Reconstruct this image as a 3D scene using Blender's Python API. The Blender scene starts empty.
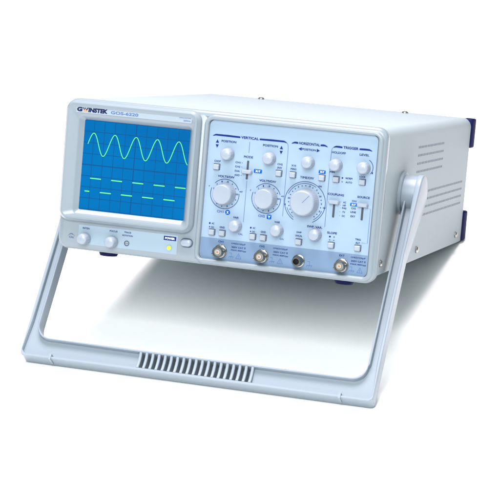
import bpy, bmesh, math, random
from mathutils import Matrix, Vector
random.seed(4)
S = 0.01                       # the model is laid out in centimetres, in the frame of the instrument

# ------------------------------------------------------------------ camera, world, lights, exposure
D, H = 42.4, 14.26             # housing depth and front height
FOOT_BACK = (42.4, 0.40)       # (y, z) where the rear rests on the floor
BAR_BACK = (-2.12, -10.94)     # (y, z) of the lower rear edge of the handle bar, which also rests on the floor
TILT = math.atan2(FOOT_BACK[1]-BAR_BACK[1], FOOT_BACK[0]-BAR_BACK[0])
def floor_z(y): return BAR_BACK[1] + (y-BAR_BACK[0])*math.tan(TILT)
BASE = Vector((15.5, 20.0, floor_z(20.0)))            # point of the floor under the instrument
ROOT_M = Matrix.Rotation(-TILT, 4, 'X')
def to_world(p): return ROOT_M @ ((Vector(p)-BASE)*S)

scene = bpy.context.scene
col = scene.collection
cam_d = bpy.data.cameras.new('camera'); cam = bpy.data.objects.new('camera', cam_d); col.objects.link(cam)
cam_d.sensor_width = 36; cam_d.lens = 36*2147.65/500; cam_d.clip_start = 0.05; cam_d.clip_end = 100
RC = [[0.9563166337667072, 0.27993739436819876, 0.0842232225422385],
      [0.11114027131878343, -0.08168641091923678, -0.990441906605778],
      [-0.270381833842888, 0.9565366618713812, -0.10923039147711266]]
right, down, fwd = (Vector(r) for r in RC)
m3 = Matrix((right, -down, -fwd)).transposed().to_4x4()
m3 = ROOT_M @ m3
m3.translation = to_world((72.6414532652797, -189.64699149821953, 23.52443319896081))
cam.matrix_world = m3
scene.camera = cam

w = bpy.data.worlds.new('World'); scene.world = w; w.use_nodes = True
bg = w.node_tree.nodes['Background']; bg.inputs[0].default_value = (0.80, 1.0, 0.99, 1); bg.inputs[1].default_value = 0.33

def area(name, loc, target, size, power, color=(1, 1, 1), size_y=None):
    l = bpy.data.lights.new(name, 'AREA'); l.energy = power; l.color = color; l.size = size
    l.shape = 'RECTANGLE'; l.size_y = size_y or size
    o = bpy.data.objects.new(name, l); col.objects.link(o); o.location = loc
    o.rotation_euler = (Vector(target)-Vector(loc)).to_track_quat('-Z', 'Y').to_euler()
    return o
area('overhead_softbox', (-0.1, 0.08, 2.1), (0, 0, 0), 1.1, 113, (1.0, 0.90, 0.94), 1.2)
area('key_softbox', (0.15, -1.85, 1.36), (0, 0.05, 0.0), 1.0, 60, (1.0, 1.0, 1.0), 1.1)
area('side_fill', (1.9, -0.5, 1.7), (0, 0, 0.1), 0.9, 3, (0.97, 0.99, 1.0))  # weak fill added to brighten the right side, not a studio lamp

scene.render.engine = 'CYCLES'
scene.view_settings.view_transform = 'Standard'; scene.view_settings.look = 'None'
scene.view_settings.exposure = 0.0; scene.view_settings.gamma = 1

# ------------------------------------------------------------------ materials
def mat(name, color, rough=0.45, metal=0.0, bump=0.0, bscale=900, mottle=0.03, spec=0.5, emit=None, estr=0.0, coat=0.0):
    m = bpy.data.materials.new(name); m.use_nodes = True; nt = m.node_tree
    b = nt.nodes['Principled BSDF']
    b.inputs['Roughness'].default_value = rough; b.inputs['Metallic'].default_value = metal
    b.inputs['Specular IOR Level'].default_value = spec; b.inputs['Coat Weight'].default_value = coat
    tc = nt.nodes.new('ShaderNodeTexCoord')
    if mottle:
        n = nt.nodes.new('ShaderNodeTexNoise'); n.inputs['Scale'].default_value = 45; n.inputs['Detail'].default_value = 5
        nt.links.new(tc.outputs['Object'], n.inputs['Vector'])
        r = nt.nodes.new('ShaderNodeMapRange'); r.inputs[3].default_value = 1-mottle; r.inputs[4].default_value = 1+mottle
        nt.links.new(n.outputs[0], r.inputs[0])
        mx = nt.nodes.new('ShaderNodeVectorMath'); mx.operation = 'SCALE'; mx.inputs[0].default_value = color
        nt.links.new(r.outputs[0], mx.inputs['Scale']); nt.links.new(mx.outputs[0], b.inputs['Base Color'])
    else: b.inputs['Base Color'].default_value = (*color, 1)
    if bump:
        n2 = nt.nodes.new('ShaderNodeTexNoise'); n2.inputs['Scale'].default_value = bscale; n2.inputs['Detail'].default_value = 3
        nt.links.new(tc.outputs['Object'], n2.inputs['Vector'])
        bp = nt.nodes.new('ShaderNodeBump'); bp.inputs['Strength'].default_value = bump; bp.inputs['Distance'].default_value = 0.0004
        nt.links.new(n2.outputs[0], bp.inputs['Height']); nt.links.new(bp.outputs[0], b.inputs['Normal'])
    if emit: b.inputs['Emission Color'].default_value = (*emit, 1); b.inputs['Emission Strength'].default_value = estr
    return m
M = dict(
    cover=mat('painted_cover', (0.272, 0.325, 0.35), 0.55, spec=0.12, bump=0.25, bscale=1400, mottle=0.02),
    frame=mat('moulded_frame', (0.180, 0.222, 0.252), 0.25, spec=0.4, bump=0.06, bscale=700, mottle=0.015),
    panel=mat('blue_panel', (0.21, 0.295, 0.385), 0.5, spec=0.25, mottle=0.015),
    strip=mat('darker_blue_strip', (0.11, 0.178, 0.275), 0.5, spec=0.25, mottle=0.02),
    pale=mat('pale_control_strip', (0.205, 0.28, 0.345), 0.5, mottle=0.015),
    ink=mat('navy_ink', (0.006, 0.018, 0.13), 0.6, mottle=0, spec=0.08),
    ink2=mat('slate_ink', (0.06, 0.11, 0.26), 0.6, mottle=0, spec=0.08),
    black=mat('black_ink', (0.008, 0.012, 0.05), 0.5, mottle=0, spec=0.08),
    orange=mat('orange_ink', (0.75, 0.18, 0.04), 0.6, mottle=0),
    badge=mat('bright_blue_badge', (0.0, 0.075, 0.36), 0.5, mottle=0, spec=0.08),
    whiteink=mat('white_ink', (0.75, 0.82, 0.9), 0.6, mottle=0),
    plate=mat('name_plate_foil', (0.22, 0.28, 0.33), 0.45, mottle=0.015),
    knob=mat('pale_knob', (0.225, 0.265, 0.32), 0.28, bump=0.05, mottle=0.02),
    button=mat('pale_button', (0.225, 0.265, 0.31), 0.4, mottle=0.02),
    well=mat('dark_recess', (0.06, 0.08, 0.13), 0.7, mottle=0, spec=0.08),
    slot=mat('slider_slot', (0.05, 0.06, 0.08), 0.7, mottle=0, spec=0.08),
    metal=mat('nickel_plating', (0.24, 0.245, 0.225), 0.24, metal=1.0, mottle=0.05),
    steel=mat('zinc_screw', (0.33, 0.33, 0.31), 0.32, metal=1.0, mottle=0.05),
    ptfe=mat('white_insulator', (0.30, 0.295, 0.28), 0.5, mottle=0),
    copper=mat('gold_contact', (0.45, 0.13, 0.03), 0.35, metal=0.6, mottle=0),
    hole=mat('black_hole', (0.01, 0.01, 0.014), 0.7, mottle=0, spec=0.08),
    foot=mat('navy_rubber', (0.002, 0.004, 0.045), 0.6, mottle=0.1, spec=0.12),
    vent=mat('vent_shade', (0.14, 0.165, 0.21), 0.8, mottle=0, spec=0.1),  # shade inside the vent slots, put into the colour of solid boxes
    handle=mat('blue_grey_handle', (0.20, 0.245, 0.287), 0.35, spec=0.3, bump=0.08, bscale=900, mottle=0.02),
    rib=mat('pale_grip_rib', (0.215, 0.26, 0.305), 0.5, spec=0.2, mottle=0.02),
    line=mat('graticule_line', (0.0, 0.02, 0.05), 0.4, mottle=0, emit=(0.0, 0.075, 0.27), estr=0.7, spec=0.1),
    trace=mat('phosphor_trace', (0.03, 0.2, 0.05), 0.4, mottle=0, emit=(0.15, 0.80, 0.22), estr=0.85, spec=0.1),
    led=mat('lit_green_lamp', (0.35, 0.7, 0.02), 0.3, mottle=0, emit=(0.38, 0.8, 0.01), estr=0.75),
)
def screen_mat():
    m = mat('lit_blue_screen', (0.0, 0.03, 0.07), 0.15, mottle=0, spec=0.12)
    nt = m.node_tree; b = nt.nodes['Principled BSDF']
    tc = nt.nodes.new('ShaderNodeTexCoord')
    n = nt.nodes.new('ShaderNodeTexNoise'); n.inputs['Scale'].default_value = 14; n.inputs['Detail'].default_value = 3
    nt.links.new(tc.outputs['Object'], n.inputs['Vector'])
    r = nt.nodes.new('ShaderNodeValToRGB'); nt.links.new(n.outputs[0], r.inputs[0])
    r.color_ramp.elements[0].position = 0.3; r.color_ramp.elements[0].color = (0.0, 0.11, 0.385, 1)
    r.color_ramp.elements[1].position = 0.75; r.color_ramp.elements[1].color = (0.0, 0.17, 0.51, 1)
    nt.links.new(r.outputs[0], b.inputs['Emission Color']); b.inputs['Emission Strength'].default_value = 0.85
    return m
M['screen'] = screen_mat()

# ------------------------------------------------------------------ mesh helpers (centimetres)
class MB:
    def __init__(s): s.v = []; s.f = []; s.m = []
    def face(s, idx, m=0): s.f.append(tuple(idx)); s.m.append(m)
    def loops(s, loops, m=0, closed=True, cap0=False, cap1=False):
        base = [];
        for lp in loops:
            base.append(len(s.v)); s.v += [tuple(p) for p in lp]
        n = len(loops[0])
        for a, b in zip(base, base[1:]):
            for i in range(n if closed else n-1):
                j = (i+1) % n
                s.face((a+i, a+j, b+j, b+i), m)
        if cap0: s.face([base[0]+i for i in range(n)][::-1], m)
        if cap1: s.face([base[-1]+i for i in range(n)], m)
    def box(s, x0, x1, y0, y1, z0, z1, m=0):
        s.loops([[(x0, y, z0), (x1, y, z0), (x1, y, z1), (x0, y, z1)] for y in (y0, y1)], m, cap0=True, cap1=True)
    def quad(s, x0, x1, z0, z1, y, m=0):
        b = len(s.v); s.v += [(x0, y, z0), (x1, y, z0), (x1, y, z1), (x0, y, z1)]; s.face((b, b+1, b+2, b+3), m)
    def poly(s, pts, y, m=0):
        b = len(s.v); s.v += [(p[0], y, p[1]) for p in pts]; s.face(range(b, b+len(pts)), m)
    def lathe(s, cx, cz, prof, n=48, m=0, flutes=0, amp=0.0, cap0=False, cap1=True, axis='y'):
        lps = []
        for k, (y, r) in enumerate(prof):
            lp = []
            for i in range(n):
                a = 2*math.pi*i/n; rr = r
                if flutes and len(prof[k]) and 0 < k < len(prof)-1: rr = r*(1+amp*math.cos(flutes*a))
                if axis == 'y': lp.append((cx+rr*math.cos(a), y, cz+rr*math.sin(a)))
                elif axis == 'x': lp.append((y, cx+rr*math.cos(a), cz+rr*math.sin(a)))
                else: lp.append((cx+rr*math.cos(a), cz+rr*math.sin(a), y))
            lps.append(lp)
        s.loops(lps, m, cap0=cap0, cap1=cap1)
    def strip(s, pts, wd, y, m=0):          # flat printed line along XZ points
        n = len(pts)
        L, Rr = [], []
        for i in range(n):
            a = Vector(pts[max(i-1, 0)]); b = Vector(pts[min(i+1, n-1)]); t = (b-a).normalized(); nn = Vector((-t.y, t.x))*wd/2
            p = Vector(pts[i]); L.append(p+nn); Rr.append(p-nn)
        b = len(s.v)
        for l, r in zip(L, Rr): s.v += [(l.x, y, l.y), (r.x, y, r.y)]
        for i in range(n-1): s.face((b+2*i, b+2*i+1, b+2*i+3, b+2*i+2), m)
    def arc(s, cx, cz, r, a0, a1, wd, y, m=0, n=56):
        s.strip([(cx+r*math.cos(math.radians(a0+(a1-a0)*i/n)), cz+r*math.sin(math.radians(a0+(a1-a0)*i/n))) for i in range(n+1)], wd, y, m)
    def disc(s, cx, cz, r, y, m=0, n=20):
        s.poly([(cx+r*math.cos(2*math.pi*i/n), cz+r*math.sin(2*math.pi*i/n)) for i in range(n)], y, m)
    def text(s, string, cx, cz, wd, ht, y, m=0, bold=0.012, shear=0.0, align='c'):
        vs, fs, bb = glyphs(string, 0.0 if 'M' in string else bold+.012)
        x0, x1, y0, y1 = bb
        kx = wd/(x1-x0) if wd else ht/0.7; kz = ht/(y1-y0)
        b = len(s.v)
        for (x, z) in vs:
            zz = (z-(y0+y1)/2)*kz; s.v.append((cx+(x-(x0+x1)/2)*kx+shear*zz, y, cz+zz))
        for f in fs: s.face([b+i for i in f], m)
        if 'M' in string and not shear:         # thin strokes of these words are printed a little heavier
            b = len(s.v)
            for (x, z) in vs: s.v.append((cx+.016+(x-(x0+x1)/2)*kx, y-.004, cz+.008+(z-(y0+y1)/2)*kz))
            for f in fs: s.face([b+i for i in f], m)
    def build(s, name, mats, parent=None, loc=(0, 0, 0), smooth=40, bevel=0.0, recalc=True, seg=2):
        me = bpy.data.meshes.new(name)
        me.from_pydata([(x*S, y*S, z*S) for x, y, z in s.v], [], s.f)
        if not isinstance(mats, (list, tuple)): mats = [mats]
        for mm in mats: me.materials.append(mm)
        for p, mi in zip(me.polygons, s.m): p.material_index = mi
        if recalc:
            bm = bmesh.new(); bm.from_mesh(me)
            bmesh.ops.remove_doubles(bm, verts=bm.verts, dist=1e-7)
            bmesh.ops.recalc_face_normals(bm, faces=bm.faces); bm.to_mesh(me); bm.free()
        if smooth:
            for p in me.polygons: p.use_smooth = True
            me.set_sharp_from_angle(angle=math.radians(smooth))
        o = bpy.data.objects.new(name, me); col.objects.link(o)
        if parent is root and root is not None: o.location = (Vector(loc)-BASE)*S
        else: o.location = Vector(loc)*S
        o.parent = parent
        if bevel:
            bv = o.modifiers.new('edge_rounding', 'BEVEL'); bv.width = bevel*S; bv.segments = seg; bv.limit_method = 'ANGLE'; bv.angle_limit = math.radians(35)
            bv.harden_normals = False
        return o
_gl = {}
def glyphs(string, bold):
    k = (string, bold)
    if k in _gl: return _gl[k]
    c = bpy.data.curves.new('t', 'FONT'); c.body = string; c.resolution_u = 3; c.offset = bold
    o = bpy.data.objects.new('t', c); col.objects.link(o); bpy.context.view_layer.update()
    dg = bpy.context.evaluated_depsgraph_get(); me = bpy.data.meshes.new_from_object(o.evaluated_get(dg))
    vs = [(v.co.x, v.co.y) for v in me.vertices]; fs = [tuple(p.vertices) for p in me.polygons]
    bb = (min(v[0] for v in vs), max(v[0] for v in vs), min(v[1] for v in vs), max(v[1] for v in vs))
    bpy.data.objects.remove(o); bpy.data.curves.remove(c); bpy.data.meshes.remove(me)
    _gl[k] = (vs, fs, bb); return _gl[k]
def rr(x0, x1, z0, z1, r, y, n=8):
    r = max(min(r, (x1-x0)/2-1e-3, (z1-z0)/2-1e-3), 1e-3); pts = []
    for cx, cz, a in ((x1-r, z0+r, -90), (x1-r, z1-r, 0), (x0+r, z1-r, 90), (x0+r, z0+r, 180)):
        for i in range(n+1):
            t = math.radians(a+90*i/n); pts.append((cx+r*math.cos(t), y, cz+r*math.sin(t)))
    return pts
def inset(rect, d, y, r): return rr(rect[0]+d, rect[1]-d, rect[2]+d, rect[3]-d, r-d if r-d > 0.03 else 0.03, y)
def copy_part(o, parent, loc):
    c = o.copy(); col.objects.link(c); c.parent = parent; c.location = (Vector(loc)-BASE)*S
    for ch in list(o.children):
        d = ch.copy(); col.objects.link(d); d.parent = c
    return c

# ------------------------------------------------------------------ the setting: a white studio sweep
root = None
fl = MB()
prof = [(-9, 0), (4.5, 0)] + [(4.5+2.0*math.sin(t), 2.0-2.0*math.cos(t)) for t in (math.radians(9*i) for i in range(1, 11))] + [(6.5, 7)]
fl.loops([[(x*100, y*100, z*100) for (y, z) in prof] for x in (-8, 8)], closed=False)
white = mat('white_paper', (0.90, 0.905, 0.90), 0.75, mottle=0.0, spec=0.2)
fo = fl.build('floor', white, None, smooth=60, recalc=False)
fo['kind'] = 'structure'; fo['label'] = 'seamless white studio sweep'

# ------------------------------------------------------------------ the oscilloscope
root = bpy.data.objects.new('oscilloscope', None); col.objects.link(root)
root.matrix_world = ROOT_M.copy(); root.location = (0, 0, 0); root.empty_display_size = 0.05
root['label'] = 'pale grey two channel oscilloscope with lit blue screen, tilted up on its carrying handle'
root['category'] = 'oscilloscope'

# housing: a painted sheet cover with rounded top edges
BX0, BX1, BZ0, BZ1 = 0.12, 30.88, 0.62, H-0.08
def cover_loop(y, d=0.0):
    pts = []; r = 1.0-d; rb = 0.25
    for cx, cz, a, q in ((BX1-d-rb, BZ0+d+rb, -90, rb), (BX1-d-r, BZ1-d-r, 0, r), (BX0+d+r, BZ1-d-r, 90, r), (BX0+d+rb, BZ0+d+rb, 180, rb)):
        for i in range(9):
            t = math.radians(a+90*i/8); pts.append((cx+q*math.cos(t), y, cz+q*math.sin(t)))
    return pts
mb = MB(); mb.loops([cover_loop(1.1), cover_loop(D-0.15), cover_loop(D-0.04, 0.04), cover_loop(D, 0.15)], cap0=True, cap1=True)
housing = mb.build('housing', M['cover'], root)
hb = MB()
for rows, y0, y1 in (((12.0, 11.2, 10.4, 9.6), 15.0, 27.6), ((7.42, 6.65, 5.88, 5.1), 18.6, 39.6)):
    for z in rows:
        y = y0
        while y < y1: hb.box(30.6, 30.885, y, y+0.42, z-0.11, z+0.11); y += 0.72
hv = hb.build('vent_slots', M['vent'], housing, recalc=True, smooth=0)
sc = MB(); sc.lathe(0, 0, [(-0.1, .33), (0.12, .33), (0.22, 0.24), (0.26, 0.1)], axis='x', n=24)
sc.box(0.235, 0.272, -0.2, 0.2, -0.035, 0.035)
first = None
for y, z in ((2.2, 1.75), (18.2, 1.72), (38.7, 1.66)):
    if first is None: first = sc.build('screw', M['steel'], housing, loc=(30.88, y, z))
    else:
        c = first.copy(); col.objects.link(c); c.parent = housing; c.location = Vector((30.88, y, z))*S
sc = MB(); sc.lathe(0, 0, [(-0.1, .36), (0.10, .36), (0.20, 0.26), (0.24, 0.1)], axis='z', n=24)
first = None
for x, y in ((7.6, 39.8), (24.0, 39.5)):
    if first is None: first = sc.build('screw', M['steel'], housing, loc=(x, y, BZ1))
    else:
        c = first.copy(); col.objects.link(c); c.parent = housing; c.location = Vector((x, y, BZ1))*S
# dark rubber feet: two in front below, two behind below, four corner bumpers at the back
mb = MB(); mb.lathe(0, 0, [(0.1, 0.98), (-1.0, 0.92), (-1.22, 0.82), (-1.24, 0.4)], axis='z', n=36)
foot = mb.build('foot', M['foot'], root, loc=(4.15, 3.2, BZ0))
copy_part(foot, root, (27.45, 3.2, BZ0))
mb = MB(); hh = BZ0-floor_z(39.6)
mb.loops([[(x*k, y*k, z) for x, y in ((-.9, -.9), (.9, -.9), (.9, .9), (-.9, .9))] for z, k in ((0.0, 1), (floor_z(39.6)-BZ0+0.25, 1), (floor_z(39.6)-BZ0+0.02, .9))], cap0=True, cap1=True)
rf = mb.build('rear_foot', M['foot'], root, loc=(4.15, 39.6, BZ0))
copy_part(rf, root, (26.8, 39.6, BZ0))
mb = MB(); mb.loops([[(x, y, z) for x, y in ((-1.0, 0), (0.05, 0), (0.28, 0.5), (0.25, 1.6), (0.0, 1.9), (-1.0, 1.9))] for z in (-1.6, 1.6)], cap0=True, cap1=True)
bp = mb.build('corner_bumper', M['foot'], root, loc=(30.9, D-0.25, 12.55), bevel=0.2)
copy_part(bp, root, (30.9, D-0.25, 2.4))
mb = MB(); mb.loops([[(-x, y, z) for x, y in ((-1.0, 0), (0.05, 0), (0.28, 0.5), (0.25, 1.6), (0.0, 1.9), (-1.0, 1.9))] for z in (-1.6, 1.6)], cap0=True, cap1=True)
bp = mb.build('corner_bumper', M['foot'], root, loc=(0.1, D-0.25, 11.8), bevel=0.2)
copy_part(bp, root, (0.1, D-0.25, 2.4))

# moulded front frame: slab, then a raised rolled rim round the control panel
FR = (0, 31, 0, H)
PAN = (14.12, 30.12, 0.52, 13.50)
YB = 0.30
mb = MB()
mb.loops([rr(0.05, 30.95, 0.05, H-0.05, 1.0, 1.25), rr(0, 31, 0, H, 1.05, 1.05), rr(0, 31, 0, H, 1.05, 0.42), rr(0.08, 30.92, 0.08, H-0.08, 1.0, 0.22),
          rr(0.28, 30.72, 0.28, H-0.28, 0.85, 0.10), rr(0.5, 30.5, 0.5, H-0.5, 0.7, 0.07)], cap0=True, cap1=False)
# front face of the slab with a rectangular opening round the panel, and the left field closed
ol = rr(0.5, 30.5, 0.5, H-0.5, 0.7, 0.07)
mb.loops([ol, rr(0.6, 30.4, 0.6, H-0.6, 0.7, 0.42)], cap1=True)
frame = mb.build('front_frame', M['frame'], root, smooth=50)
mb = MB(); mb.box(12.8, 14.05, 0.09, 0.41, 0.5, H-0.5); mb.build('frame_web', M['frame'], root, smooth=0)
mb = MB()                               # left field plate (flush) under the screen bezel
mb.loops([rr(0.35, 14.0, 0.35, H-0.35, 0.75, 0.4), rr(0.35, 14.0, 0.35, H-0.35, 0.75, 0.075), rr(0.42, 13.93, 0.42, H-0.42, 0.7, 0.04)], cap1=True)
mb.build('front_field', M['frame'], root, smooth=50)
mb = MB()
RO = (13.62, 30.72, 0.10, 13.98)
mb.loops([rr(*RO, 1.0, 0.4), rr(*RO, 1.0, 0.12), inset(RO, 0.08, -0.02, 1.0), inset(RO, 0.2, -0.09, 1.0), inset(RO, 0.34, -0.09, 0.95), inset(RO, 0.44, -0.03, .9),
          inset(RO, 0.49, 0.10, .85), inset(RO, 0.50, 0.36, .82)])
rim = mb.build('panel_rim', M['frame'], root, smooth=60)

# control panel
mb = MB()
pl = rr(PAN[0], PAN[1], PAN[2], PAN[3], 0.55, YB); mb.loops([rr(PAN[0], PAN[1], PAN[2], PAN[3], 0.55, 0.41), pl], cap1=True)
panel = mb.build('control_panel', M['panel'], root, smooth=30)
mb = MB()
r = 0.53
pts = [(PAN[0]+.03, 2.56), (PAN[0]+.03, PAN[2]+r)] + [(PAN[0]+.03+r-r*math.cos(math.radians(t)), PAN[2]+.03+r-r*math.sin(math.radians(t))) for t in range(10, 91, 10)] \
    + [(PAN[1]-.03-r+r*math.sin(math.radians(t)), PAN[2]+.03+r-r*math.cos(math.radians(t))) for t in range(0, 91, 10)] + [(PAN[1]-.03, 2.56)]
mb.poly(pts, YB-0.012)
mb.build('connector_strip', M['strip'], panel, recalc=False, smooth=0)

Y = YB-0.024
I, I2, BG, WH, BK = 0, 1, 2, 3, 4
inks = [M['ink'], M['ink2'], M['badge'], M['whiteink'], M['black']]
def sec(name, mb): return mb.build(name, inks, panel, recalc=False, smooth=0)
def tri(mb, cx, cz, dx, dz, s=0.17):     # solid arrowhead pointing along (dx, dz)
    mb.poly([(cx+dx*s, cz+dz*s), (cx-dx*s*.8-dz*s*.9, cz-dz*s*.8+dx*s*.9), (cx-dx*s*.8+dz*s*.9, cz-dz*s*.8-dx*s*.9)], Y, I)
def header(mb, x0, xa, xb, x1, z, word, wx, ww):
    for a, b, sgn in ((x0, xa, 1), (x1, xb, -1)):
        pts = [(a, z-.13), (a+sgn*.08, z-.03), (a+sgn*.3, z+.08), (a+sgn*.3+(b-a-sgn*.3)*.5, z+.09), (b, z+.06), (b, z-.09), (a+sgn*.3, z-.07)]
        mb.poly(pts, Y, I)
    mb.text(word, wx, z, ww, .24, Y, I, bold=.02)
def badge(mb, s, x, z, wd=.78, ht=.36):
    lp = rr(x-wd/2, x+wd/2, z-ht/2, z+ht/2, .08, Y, 4)
    b = len(mb.v); mb.v += lp; mb.face(range(b, b+len(lp)), BG)
    mb.text(s, x, z, wd*.62, ht*.55, Y-.012, WH, bold=.02)

v = MB()
header(v, 14.46, 17.12, 18.98, 21.62, 12.13, 'VERTICAL', 18.05, 1.7)
v.strip([(18.06, 11.78), (18.06, 10.75)], .035, Y, I2); v.strip([(18.09, 8.2), (18.09, 4.35)], .035, Y, I2)
v.strip([(21.62, 12.02), (21.72, 11.85), (21.76, 11.5), (21.78, 5.3)], .035, Y, I2)
for x, ax in ((16.06, 14.96), (20.06, 21.12)):
    v.text('POSITION', x, 11.62, 1.42, .2, Y, I, bold=.015)
    tri(v, ax, 11.55, 0, 1); tri(v, ax, 11.12, 0, -1)
v.text('MODE', 18.05, 10.38, .86, .21, Y, I, bold=.02)
for s, z in (('CH1', 9.79), ('CH2', 9.40), ('DUAL', 9.0), ('ADD', 8.62)):
    v.text(s, 17.1, z, .5, .17, Y, I, bold=.012); v.disc(17.5, z, .035, Y, I, 8)
badge(v, 'X-Y', 19.07, 9.17)
v.text('CHOP', 15.12, 9.72, .62, .17, Y, I, bold=.01)
v.text('CH2', 21.12, 10.02, .5, .17, Y, I, bold=.01); v.text('INV', 21.12, 9.7, .44, .17, Y, I, bold=.01)
for cx, ch, bx in ((16.08, 'CH1', 16.48), (20.08, 'CH2', 20.50)):
    v.text('VOLTS/DIV', cx, 8.36, 1.62, .2, Y, I, bold=.015)
    v.arc(cx, 6.75, 1.38, 138, 20, .045, Y, I); v.arc(cx, 6.75, 1.38, 6, -200, .045, Y, I)
    for k, s in enumerate(('5', '2', '1', '.5', '.2', '.1', '50', '20', '10', '5', '2', '1')):
        a = math.radians(160-k*26)
        if k in (3, 6, 9): v.text(s, cx+1.17*math.cos(a), 6.75+1.17*math.sin(a), .13*len(s), .15, Y, I, bold=.01)
        elif k < 3: v.text(s, cx+1.18*math.cos(a), 6.75+1.18*math.sin(a), .1, .15, Y, I, bold=.01)
        else: v.disc(cx+1.18*math.cos(a), 6.75+1.18*math.sin(a), .05, Y, I, 10)
    v.text('mV', cx+1.55, 7.12, .3, .15, Y, I); v.text('V', cx-1.56, 7.35, .11, .15, Y, I)
    v.text(ch, cx-.3, 5.09, .66, .23, Y, I2, bold=.02)
v.disc(16.50, 5.08, .24, Y, BG, 24); v.text('X', 16.50, 5.08, .2, .22, Y-.012, WH, bold=.02)
badge(v, 'Y', 20.50, 5.08, .44, .42)
for x in (0, 3.98):
    v.text('VAR', 17.34+x, 4.69, .55, .18, Y, I); v.text('CAL', 17.92+x, 3.19, .42, .16, Y, I2)
    v.quad(14.80+x, 14.94+x, 3.83, 3.98, Y, I); v.text('AC', 15.18+x, 3.91, .26, .17, Y, I)
    v.quad(14.82+x, 14.93+x, 3.52, 3.61, Y, I); v.text('DC', 15.18+x, 3.56, .27, .17, Y, I)
    v.text('GND', 16.10+x, 3.64, .5, .17, Y, I)
sec('vertical_legend', v)

h = MB()
header(h, 22.02, 22.66, 24.78, 25.48, 12.14, 'HORIZONTAL', 23.73, 1.98)
h.text('POSITION', 23.73, 11.62, 1.3, .19, Y, I, bold=.015); tri(h, 22.9, 11.62, -1, 0); tri(h, 24.6, 11.62, 1, 0)
h.text('X10', 22.42, 10.03, .45, .17, Y, I); h.text('MAG', 22.42, 9.72, .52, .17, Y, I)
badge(h, 'X-Y', 25.15, 9.72, .66, .32)
h.text('TIME/DIV', 23.77, 9.04, 1.3, .21, Y, I, bold=.015)
cx, cz = 23.78, 6.76
h.arc(cx, cz, 1.93, 240, -64, .045, Y, I); h.arc(cx, cz, 1.76, 158, 58, .04, Y, I); h.arc(cx, cz, 1.76, -20, -58, .04, Y, I); h.arc(cx, cz, 1.76, 200, 236, .04, Y, I)
lab = {4: '50', 8: '5', 11: '.5', 13: '.1', 15: '20', 17: '5', 19: '.2'}
for k in range(22):
    a = math.radians(222-k*13)
    if k in lab: h.text(lab[k], cx+1.56*math.cos(a), cz+1.56*math.sin(a), .12*len(lab[k]), .15, Y, I)
    else: h.disc(cx+1.55*math.cos(a), cz+1.55*math.sin(a), .05, Y, I, 10)
h.text('ms', cx+1.3, cz+1.62, .3, .14, Y, I); h.text('us', cx+1.86, cz-.3, .24, .14, Y, I); h.text('s', cx-1.87, cz-.35, .14, .16, Y, I)
h.text('SWP. VAR.', 24.9, 4.63, 1.45, .2, Y, I, bold=.015)
h.text('SWP', 23.47, 3.97, .48, .17, Y, I); h.text('UNCAL', 23.47, 3.66, .68, .17, Y, I)
sec('horizontal_legend', h)

t = MB()
header(t, 25.95, 26.84, 28.44, 29.66, 12.15, 'TRIGGER', 27.64, 1.42)
t.strip([(26.3, 12.16), (26.05, 12.1), (25.9, 11.95), (25.84, 11.7), (25.84, 4.73)], .04, Y, I2)
t.text('HOLDOFF', 26.55, 11.62, 1.3, .2, Y, I, bold=.012); t.text('LEVEL', 28.95, 11.66, .9, .2, Y, I, bold=.012)
t.text('MIN', 26.08, 9.81, .44, .15, Y, I)
t.arc(29.02, 10.52, .83, 60, -40, .05, Y, I); t.quad(29.78, 29.88, 10.0, 10.16, Y, I)
t.quad(27.03, 27.15, 9.3, 9.44, Y, I); t.text('NORM', 27.70, 9.38, .62, .17, Y, I)
t.quad(27.04, 27.14, 8.98, 9.05, Y, I); t.text('AUTO', 27.72, 9.02, .62, .17, Y, I)
t.text('LOCK', 28.95, 9.66, .58, .17, Y, I)
t.text('COUPLING', 26.62, 7.80, 1.52, .2, Y, I, bold=.015); t.text('SOURCE', 29.22, 7.81, 1.16, .2, Y, I, bold=.015)
for s, z, wd in (('AC', 7.17, .28), ('HF', 6.88, .28), ('REJ', 6.62, .38), ('TV', 6.27, .28), ('DC', 5.92, .28)):
    t.text(s, 27.5, z, wd, .17, Y, I); t.disc(27.14, z, .03, Y, I2, 8)
for s, z, wd in (('CH1', 7.38, .44), ('CH2', 6.71, .44), ('LINE', 6.37, .52), ('EXT', 5.98, .44)): t.text(s, 28.38, z, wd, .17, Y, I)
badge(t, 'X-Y', 28.36, 7.05, .66, .30)
t.strip([(29.6, 6.83), (29.95, 6.83), (29.95, 3.66), (29.42, 3.66)], .03, Y, I2)
t.text('SLOPE', 26.58, 4.26, .92, .2, Y, I, bold=.015)
t.quad(26.33, 26.49, 3.84, 3.98, Y, I); t.text('+', 26.80, 3.91, .14, .14, Y, I); t.quad(26.35, 26.47, 3.58, 3.64, Y, I); t.text('-', 26.80, 3.61, .14, .04, Y, I)
t.text('TRIG', 29.05, 3.93, .52, .17, Y, I); t.text('ALT', 29.05, 3.62, .4, .17, Y, I)
sec('trigger_legend', t)

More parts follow.
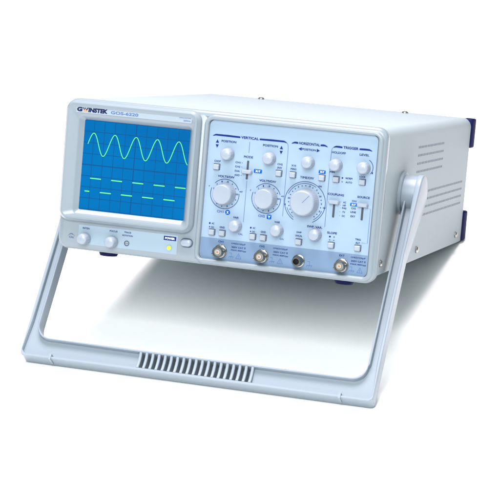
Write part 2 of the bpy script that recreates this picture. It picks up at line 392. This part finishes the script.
c = MB()
for s, x in (('CH1', 16.09), ('CH2', 20.07), ('EXT', 27.69)): c.text(s, x, 2.31, .5, .18, Y, I)
for x, z in ((17.85, 0), (21.9, 0), (29.28, 0)):
    c.text('1M\u03a9//25pF', x-.05, 2.24, 1.35, .17, Y, I); c.text('300V CAT', x-.12, 1.92, 1.15, .16, Y, I); c.text('II', x+.6, 1.93, .12, .17, Y, I)
    c.text('MAX.400Vpp', x, 1.62, 1.45, .16, Y, I)
def gnd(x, z, k=1.0):
    c.strip([(x-.22*k, z+.28*k), (x+.02, z+.28*k)], .03, Y, I2); c.strip([(x, z+.3*k), (x, z-.05)], .03, Y, I2); c.strip([(x-.22*k, z-.06), (x+.24*k, z-.06)], .04, Y, I2)
    for d in (-.2, 0, .2): c.strip([(x+d*k, z-.06), (x+d*k-.08, z-.22)], .03, Y, I2)
def warn(x, z):
    p = [(x-.26, z-.2), (x, z+.27), (x+.26, z-.2)]
    for a, b in ((0, 1), (1, 2), (2, 0)): c.strip([p[a], p[b]], .035, Y, I2)
    c.strip([(x, z+.1), (x, z-.05)], .045, Y, I2); c.disc(x, z-.12, .03, Y, I2, 8)
sec('connector_legend', c); c = MB()
for x in (17.2, 21.14, 28.72): gnd(x, 1.08)
for x in (17.9, 21.9, 29.48): warn(x, 1.1)
gnd(24.72, 1.1, 1.1)
sec('connector_symbols', c)

# ---- knobs
def knob(r, depth, n_fl, name, label, pointer_deg, big=False):
    mb = MB()
    if big:
        prof = [(0.0, r*1.12), (-0.12, r*1.12), (-0.22, r*1.06), (-depth*.5, r*1.03), (-depth*.86, r*1.0), (-depth*.95, r*.965), (-depth, r*.90), (-depth+0.02, r*.5), (-depth+.03, r*.05)]
        mb.lathe(0, 0, prof, n=144, flutes=n_fl, amp=.006)
    else:
        prof = [(0.0, r*1.08), (-0.1, r*1.10), (-depth*.45, r*1.05), (-depth*.80, r*1.0), (-depth*.92, r*.94), (-depth*.98, r*.82), (-depth*1.02, r*.5), (-depth*1.035, r*.05)]
        mb.lathe(0, 0, prof, n=96, flutes=n_fl, amp=.009)
    o = mb.build(name, M['knob'], root, loc=(0, 0, 0), smooth=35); o['label'] = label
    if pointer_deg is None: return o
    p = MB(); a = math.radians(pointer_deg); d = Vector((math.cos(a), math.sin(a)))
    yk = -depth-.012 if big else -depth*1.04-.012
    if big:
        p.strip([tuple(d*r*.05), tuple(d*r*.85)], .035, -depth-.015)
        p.build('pointer', M['ink2'], o, recalc=False, smooth=0)
    else:
        nrm = Vector((-d.y, d.x))*.035
        lo = [(d*r*.25, -depth*1.045), (d*r*.70, -depth*.985), (d*r*.86, -depth*.90)]
        p.loops([[((q+nrm).x, y-.02, (q+nrm).y), ((q-nrm).x, y-.02, (q-nrm).y), ((q-nrm).x, y+.1, (q-nrm).y), ((q+nrm).x, y+.1, (q+nrm).y)] for q, y in lo], cap0=True, cap1=True)
        p.build('pointer', M['button'], o, smooth=0)
    return o
def place(o, spots, y=YB):
    for i, (x, z) in enumerate(spots):
        if i == 0: o.location = (Vector((x, y, z))-BASE)*S
        else: copy_part(o, root, (x, y, z))
kb = knob(.92, 1.25, 36, 'large_knob', 'large round knob with a fluted skirt', None, True); place(kb, ((16.12, 6.76), (20.12, 6.76)))
kt = knob(1.16, 1.30, 42, 'time_base_knob', 'largest round knob, with a fine pointer line', 48, True); place(kt, ((23.80, 6.78),))
ks = knob(.53, 1.02, 12, 'small_knob', 'small domed knob', 55)
place(ks, ((16.12, 10.48), (20.12, 10.48), (23.80, 10.48), (26.42, 10.50), (29.04, 10.50), (17.42, 3.95), (21.42, 3.95), (25.05, 3.97)))
kl = knob(.50, 1.15, 10, 'adjustment_knob', 'small knob on the strip below the screen', 100)
place(kl, ((2.85, 1.16), (5.60, 1.16)), y=0.0)

# ---- push buttons in dark wells
mb = MB(); mb.loops([rr(-.27, .27, -.24, .24, .05, 0.0, 3), rr(-.27, .27, -.24, .24, .05, -.32, 3), rr(-.22, .22, -.19, .19, .04, -.37, 3)], cap1=True)
pb = mb.build('push_button', M['button'], root, smooth=30)
wb = MB(); lp = rr(-.33, .33, -.29, .31, .05, -.01, 3); b0 = len(wb.v); wb.v += lp; wb.face(range(len(lp)))
wb.build('button_well', M['well'], pb, recalc=False, smooth=0)
place(pb, ((15.10, 9.18), (21.08, 9.18), (22.42, 9.18), (25.18, 9.18), (26.52, 9.18), (28.98, 9.18), (15.15, 3.10), (16.15, 3.10), (19.12, 3.10), (20.12, 3.10), (23.52, 3.10), (26.60, 3.14), (29.10, 3.14)))

# ---- slide switches
def slide(x, z0, z1, zk):
    mb = MB(); mb.loops([rr(-.10, .10, z0-zk, z1-zk, .06, 0.04, 4), rr(-.10, .10, z0-zk, z1-zk, .06, -.012, 4)], cap1=True)
    o = mb.build('slide_switch', M['slot'], root, loc=(x, YB, zk), smooth=0)
    k = MB(); k.loops([rr(-.50, .50, -.19, .19, .15, -.02), rr(-.52, .52, -.20, .20, .15, -.2), rr(-.48, .48, -.17, .17, .14, -.42), rr(-.40, .40, -.12, .12, .1, -.50)], cap0=True, cap1=True)
    k.build('slide_lever', M['knob'], o, smooth=40)
slide(18.06, 8.30, 10.05, 9.02); slide(26.54, 5.68, 7.2, 7.10); slide(29.22, 5.70, 7.2, 7.10)

# ---- coaxial connectors and the ground socket
def bnc(x, z):
    K = .88; mb = MB()
    mb.lathe(0, 0, [(0.0, .72), (-.10, .72), (-.14, .68), (-.15, .60), (-.30, .60), (-.33, .54), (-.52, .54), (-.55, .58), (-1.02, .58), (-1.08, .54), (-1.08, .45), (-1.0, .43), (-.35, .42)], n=48, cap1=False)
    for a in (25, 205):
        ca, sa = math.cos(math.radians(a)), math.sin(math.radians(a)); lps = []
        for rad in (.5, .74):
            lps.append([(ca*rad - sa*.1*math.cos(q), -.72+.1*math.sin(q), sa*rad + ca*.1*math.cos(q)) for q in (2*math.pi*i/12 for i in range(12))])
        mb.loops(lps, cap1=True)
    o = mb.build('coaxial_connector', M['metal'], root, loc=(x, YB, z), smooth=35)
    k = MB(); k.lathe(0, 0, [(-.2, .43), (-.80, .43), (-.82, .40), (-.82, .26), (-.98, .25), (-1.0, .2), (-1.0, .1), (-.9, .1)], n=32, cap1=False)
    k.build('insulator', M['ptfe'], o, smooth=35)
    k = MB(); k.lathe(0, 0, [(-.5, .09), (-1.01, .09), (-1.03, .06)], n=20)
    k.build('contact', M['copper'], o, smooth=35)
    o.scale = (K, 1.0, K)
for x in (16.12, 20.14, 27.75): bnc(x, 1.40)
mb = MB()
mb.lathe(0, 0, [(0.0, .58), (-.12, .58), (-.16, .48), (-.60, .48), (-.66, .44), (-.9, .42), (-.96, .38), (-.96, .28), (-.9, .26), (-.4, .24)], n=40, cap1=False)
gs = mb.build('ground_socket', M['metal'], root, loc=(23.66, YB, 1.36), smooth=35)
k = MB(); k.lathe(0, 0, [(-.3, .265), (-.72, .265), (-.74, .2)], n=24); k.build('socket_hole', M['hole'], gs, smooth=35)

# ---- screen bezel (raised) and screen
BZ = (0.10, 13.42, 2.72, H-0.10); YF = -0.72
OP = (1.50, 12.72, 3.46, 12.72)
def lerp_rect(t, grow=0): return tuple(a+(b-a)*t for a, b in zip(BZ, OP))
mb = MB()
mb.loops([rr(*BZ, 1.0, 0.05), rr(*BZ, 1.0, -0.22), inset(BZ, .05, -.36, 1.0), inset(BZ, .16, -.48, 1.0), inset(BZ, .30, YF, 1.0), inset(BZ, .42, YF-.01, 1.0), inset(BZ, .55, YF+.02, .95),
          rr(OP[0]-.06, OP[1]+.06, OP[2]-.05, OP[3]+.05, .5, YF+.22), rr(OP[0]+.02, OP[1]-.02, OP[2]+.02, OP[3]-.02, .42, YF+.25),
          rr(OP[0]+.08, OP[1]-.07, OP[2]+.08, OP[3]-.08, .38, YF+.32),
          rr(1.98, 12.42, 3.86, 12.36, .12, -0.12), rr(1.98, 12.42, 3.86, 12.36, .12, 0.02)])
bez = mb.build('screen_bezel', M['frame'], root, smooth=45)
mb = MB(); mb.loops([rr(1.94, 12.46, 3.82, 12.40, .1, 0.05, 3), rr(1.94, 12.46, 3.82, 12.40, .1, -0.075, 3)], cap1=True)
scr = mb.build('screen', M['screen'], root, smooth=0)
YS = -0.085
g = MB(); gx0, gx1, gz0, gz1 = 1.98, 12.42, 3.88, 12.34; ccx, ccz = 7.12, 8.14; dv = 1.045
for i in range(-4, 5): g.strip([(ccx+i*dv, gz0), (ccx+i*dv, gz1)], .05 if i else .085, YS)
for j in range(-4, 5):
    if gz0 < ccz+j*dv < gz1: g.strip([(gx0, ccz+j*dv), (gx1, ccz+j*dv)], .05 if j else .085, YS-.004)
for i in range(-25, 25):
    if i % 5: g.strip([(ccx+i*dv/5, ccz-.08), (ccx+i*dv/5, ccz+.08)], .025, YS-.002)
for i in range(-20, 20):
    if i % 5: g.strip([(ccx-.08, ccz+i*dv/5), (ccx+.08, ccz+i*dv/5)], .025, YS-.002)
g.build('graticule', M['line'], scr, recalc=False, smooth=0)
tr = MB(); P = 2.105
pts = [(x, 10.10+1.04*math.cos(2*math.pi*(x-2.95)/P)) for x in (2.42+(12.36-2.42)*i/260 for i in range(261))]
tr.strip(pts, .072, YS-.012)
o = tr.build('sine_trace', M['trace'], scr, recalc=False, smooth=0); o['label'] = 'green sine wave trace'
tr = MB()
for k in range(5):
    x = 2.90+k*P; tr.strip([(x, 6.89), (min(x+1.08, 12.36), 6.89)], .10, YS-.012)
tr.strip([(2.44, 5.64), (2.92, 5.64)], .10, YS-.012)
for k in range(4): x = 3.97+k*P; tr.strip([(x, 5.64), (x+1.1, 5.64)], .10, YS-.012)
o = tr.build('square_trace', M['trace'], scr, recalc=False, smooth=0); o['label'] = 'green square wave trace shown as two rows of dashes'

# name plate above the screen
YN = YF-.035+.09
mb = MB(); mb.loops([rr(1.22, 12.62, 12.98, 13.60, .06, YF+.2, 3), rr(1.22, 12.62, 12.98, 13.60, .06, YN, 3)], cap1=True)
npz = mb.build('name_plate', M['plate'], root, smooth=0)
lt = MB(); yy = YN-.012; zc = 13.29
lt.text('G', 1.56, zc, .54, .42, yy, 0, bold=.05, shear=.1)
lt.text('INSTEK', 3.40, zc, 1.92, .42, yy, 0, bold=.05, shear=.1)
lt.strip([(1.92, zc+.18), (2.02, zc-.02), (2.13, zc+.16), (2.24, zc-.02), (2.40, zc+.2)], .11, yy, 0)
lt.strip([(1.98, zc-.03), (2.08, zc-.17), (2.16, zc-.02), (2.26, zc-.17), (2.34, zc-.03)], .10, yy-.004, 1)
lt.build('brand_lettering', [M['black'], M['orange'], M['ink2']], npz, recalc=False, smooth=0)
lt = MB()
lt.text('GOS-6220', 6.02, zc-.03, 2.72, .29, yy, 2, bold=.012)
lt.build('model_lettering', [M['black'], M['orange'], M['ink2']], npz, recalc=False, smooth=0)
lt = MB()
lt.text('OSCILLOSCOPE', 11.95, zc+.13, 1.15, .09, yy, 2, bold=.0); lt.text('20MHz', 12.15, zc-.12, .7, .11, yy, 2, bold=.0)
lt.build('small_lettering', [M['black'], M['orange'], M['ink2']], npz, recalc=False, smooth=0)

# strip of controls below the screen
YL = 0.04
mb = MB(); mb.loops([rr(2.10, 11.95, 0.62, 2.42, .05, YL+.03, 3), rr(2.10, 11.95, 0.62, 2.42, .05, YL-.02, 3)], cap1=True)
cs = mb.build('control_strip', M['pale'], root, smooth=0)
l = MB(); yy = YL-.034
l.text('INTEN', 2.85, 2.12, .68, .17, yy, 0); l.text('FOCUS', 5.60, 2.14, .78, .17, yy, 0)
l.text('TRACE', 7.0, 2.17, .68, .15, yy, 0); l.text('ROTATION', 7.02, 1.87, 1.02, .15, yy, 0)
SI = [M['ink'], M['whiteink'], M['ink2']]
l.build('control_legend', SI, cs, recalc=False, smooth=0); l = MB()
l.quad(10.60, 11.82, 1.88, 2.27, yy, 0); l.text('POWER', 11.21, 2.075, .95, .2, yy-.012, 1, bold=.015)
l.build('power_legend', SI, cs, recalc=False, smooth=0); l = MB()
l.text('\u2229', 1.38, 1.42, .30, .14, yy, 2); l.text('CAL', 1.44, 1.13, .5, .17, yy, 2); l.arc(1.42, 1.05, .38, 150, 30, .025, yy, 2, 12)
l.build('calibration_legend', SI, cs, recalc=False, smooth=0)
mb = MB(); mb.lathe(0, 0, [(0.05, .25), (-.05, .25), (-.07, .22), (-.03, .19), (.02, .17)], n=28, cap1=True)
tp = mb.build('trace_rotation_hole', M['well'], root, loc=(6.99, YL-.02, 1.14), smooth=35)
k = MB(); k.box(-.14, .14, -.045, .0, -.035, .035); k.build('screw_slot', M['steel'], tp, smooth=0)
mb = MB(); mb.lathe(0, 0, [(0.02, .20), (-.08, .20), (-.13, .15), (-.15, .05)], n=24)
pl_ = mb.build('power_light', M['led'], root, loc=(11.20, YL-.02, 1.18), smooth=60)
k = MB(); k.lathe(0, 0, [(0.0, .27), (-.05, .27), (-.06, .24), (-.05, .21), (.01, .20)], n=28, cap1=False); k.build('lamp_rim', M['pale'], pl_, smooth=40)
mb = MB(); mb.loops([rr(-.52, .52, -.33, .33, .33, 0.03), rr(-.52, .52, -.33, .33, .33, -.32), rr(-.45, .45, -.26, .26, .26, -.42), rr(-.3, .3, -.14, .14, .14, -.45)], cap1=True)
pw = mb.build('power_button', M['knob'], root, loc=(12.87, YL, 1.85), smooth=50)
k = MB(); k.loops([rr(-.62, .62, -.43, .43, .42, .02), rr(-.62, .62, -.43, .43, .42, -.012)], cap1=True); k.build('button_well', M['well'], pw, smooth=0)

# ------------------------------------------------------------------ carrying handle, folded under as a stand
PV = (9.0, 7.9)                               # pivot (y, z)
T2 = 0.82                                     # half thickness
ty, tz = BAR_BACK[0]-PV[0], BAR_BACK[1]-PV[1]
LEN = math.sqrt(ty*ty+tz*tz-T2*T2)
ang = math.atan2(tz, ty)-math.atan2(T2, LEN)
dvec = (math.cos(ang), math.sin(ang)); nvec = (dvec[1], -dvec[0])
if nvec[0] > 0: nvec = (-nvec[0], -nvec[1])
def hp(x, vv, ww): return (x, PV[0]+dvec[0]*vv+nvec[0]*ww, PV[1]+dvec[1]*vv+nvec[1]*ww)
XO = 17.06                                     # half outer width about x = 15.5
WA, WB = 1.10, 2.05                            # width of an arm, height of the bar
stations = []                                  # (outer(x,v), inner(x,v), half thickness, floor w)
def add(o, i, th, fw): stations.append((o, i, th, fw))
FLW = 0.28
half = []
for vv in (1.2, 1.6, 3.0, 5.0, 8.0, 12.0, 16.0, LEN-WB-1.6):
    th = T2 + max(0, (7.0-vv)/7.0)*0.35
    half.append(((-XO, vv), (-XO+WA, vv), th, T2-0.56))
ro, ri, n = 0.45, 1.45, 8
for i in range(n+1):
    a = math.radians(180-90*i/n)               # outer arc and inner arc at the lower left corner
    o = (-XO+ro+ro*math.cos(a), LEN-ro+ro*math.sin(a)); q = (-XO+WA+ri+ri*math.cos(a), LEN-WB-ri+ri*math.sin(a))
    half.append((o, q, T2, FLW))
G0, G1 = 5.55, 5.55
half.append(((-8.0, LEN), (-8.0, LEN-WB), T2, FLW)); half.append(((-G0, LEN), (-G0, LEN-WB), T2, FLW))
half.append(((-G0+.02, LEN), (-G0+.02, LEN-WB), T2, -0.35))
full = half + [((-o[0], o[1]), (-q[0], q[1]), th, fw) for o, q, th, fw in reversed(half)]
lps = []
for (ox, ov), (ix, iv), th, fw in full:
    dlt = math.hypot(ix-ox, iv-ov)
    def P2(sd):                                 # a point sd cm in from the outer edge
        k = sd/dlt; return (15.5+ox+(ix-ox)*k, ov+(iv-ov)*k)
    prof2 = [(0, -th+.1), (0, th-.06), (.06, th), (.24, th), (.30, th-.06), (.32, fw), (dlt-.20, fw), (dlt-.18, th-.05), (dlt-.13, th), (dlt-.05, th), (dlt, th-.05), (dlt, -th+.1), (dlt-.1, -th), (.1, -th)]
    lps.append([hp(*P2(sd), ww) for sd, ww in prof2])
mb = MB(); mb.loops(lps, cap0=True, cap1=True)
for sx in (-1, 1):                              # moulding lugs near both ends of the bar
    xx = 15.5+sx*14.0
    mb.loops([[hp(xx-.11, LEN-.45, w_), hp(xx+.11, LEN-.45, w_), hp(xx+.11, LEN+.10, w_), hp(xx-.11, LEN+.10, w_)] for w_ in (-.2, T2+.10)], cap0=True, cap1=True)
handle = mb.build('handle', M['handle'], root, smooth=38)
rb = MB()
NR = 19
for i in range(NR):
    x = 15.5-G0+.12 + (2*G0-.24)*i/(NR-1)
    sec_ = []
    for vv, dp in ((LEN-WB+.19, .02), (LEN-WB+.5, -.10), (LEN-WB/2-.1, -.15), (LEN-.62, -.10), (LEN-.31, 0.0)):
        tw = T2-.03+dp
        sec_.append([hp(x-.13, vv, -.5), hp(x-.13, vv, tw-.06), hp(x-.07, vv, tw), hp(x+.07, vv, tw), hp(x+.13, vv, tw-.06), hp(x+.13, vv, -.5)])
    rb.loops(sec_, cap0=True, cap1=True)
rb.build('grip_ribs', M['rib'], handle, smooth=35)
for sx in (-1, 1):
    hbm = MB(); X0 = 15.5
    def hx(q): return X0+sx*q
    prof3 = [(hx(15.3), 2.05), (hx(15.62), 2.05), (hx(15.68), 1.98), (hx(15.7), 1.80), (hx(15.74), 1.76), (hx(17.02), 1.74)]
    hbm.lathe(PV[0], PV[1], prof3, n=64, axis='x', cap1=True)
    hub = hbm.build('pivot_hub', M['handle'], handle, smooth=35)
    cb = MB()
    def drop(q, g, qt):                         # teardrop outline: a disc at the pivot running out into the arm
        pts = []; vt = 7.5
        a0 = math.asin((1.88-T2)/vt)
        for i in range(41):
            t = -math.pi/2+a0 + (-(math.pi+2*a0))*i/40
            pts.append(((1.88-g)*math.sin(t+math.pi/2)*1.0, (1.88-g)*math.cos(t+math.pi/2), q))
        pts = [(-(1.88-g)*math.cos(-math.pi/2-a0+(math.pi+2*a0)*i/40), (1.88-g)*math.sin(-math.pi/2-a0+(math.pi+2*a0)*i/40), q) for i in range(41)]
        pts += [(vt, T2-g, qt), (vt, -T2+g, qt)]
        return [hp(15.5+sx*qq, v_, w_) for v_, w_, qq in pts]
    cb.loops([drop(16.9, 0.04, 16.9), drop(16.96, 0, 16.9), drop(17.36, 0, 16.97), drop(17.45, .09, 16.99), drop(17.47, .2, 17.0)], cap0=True, cap1=True)
    cb.build('pivot_cap', M['handle'], handle, smooth=35)
# hand the handle its own origin at the pivot axis: keep children in the same frame
print('tilt deg', math.degrees(TILT), 'handle length', LEN)
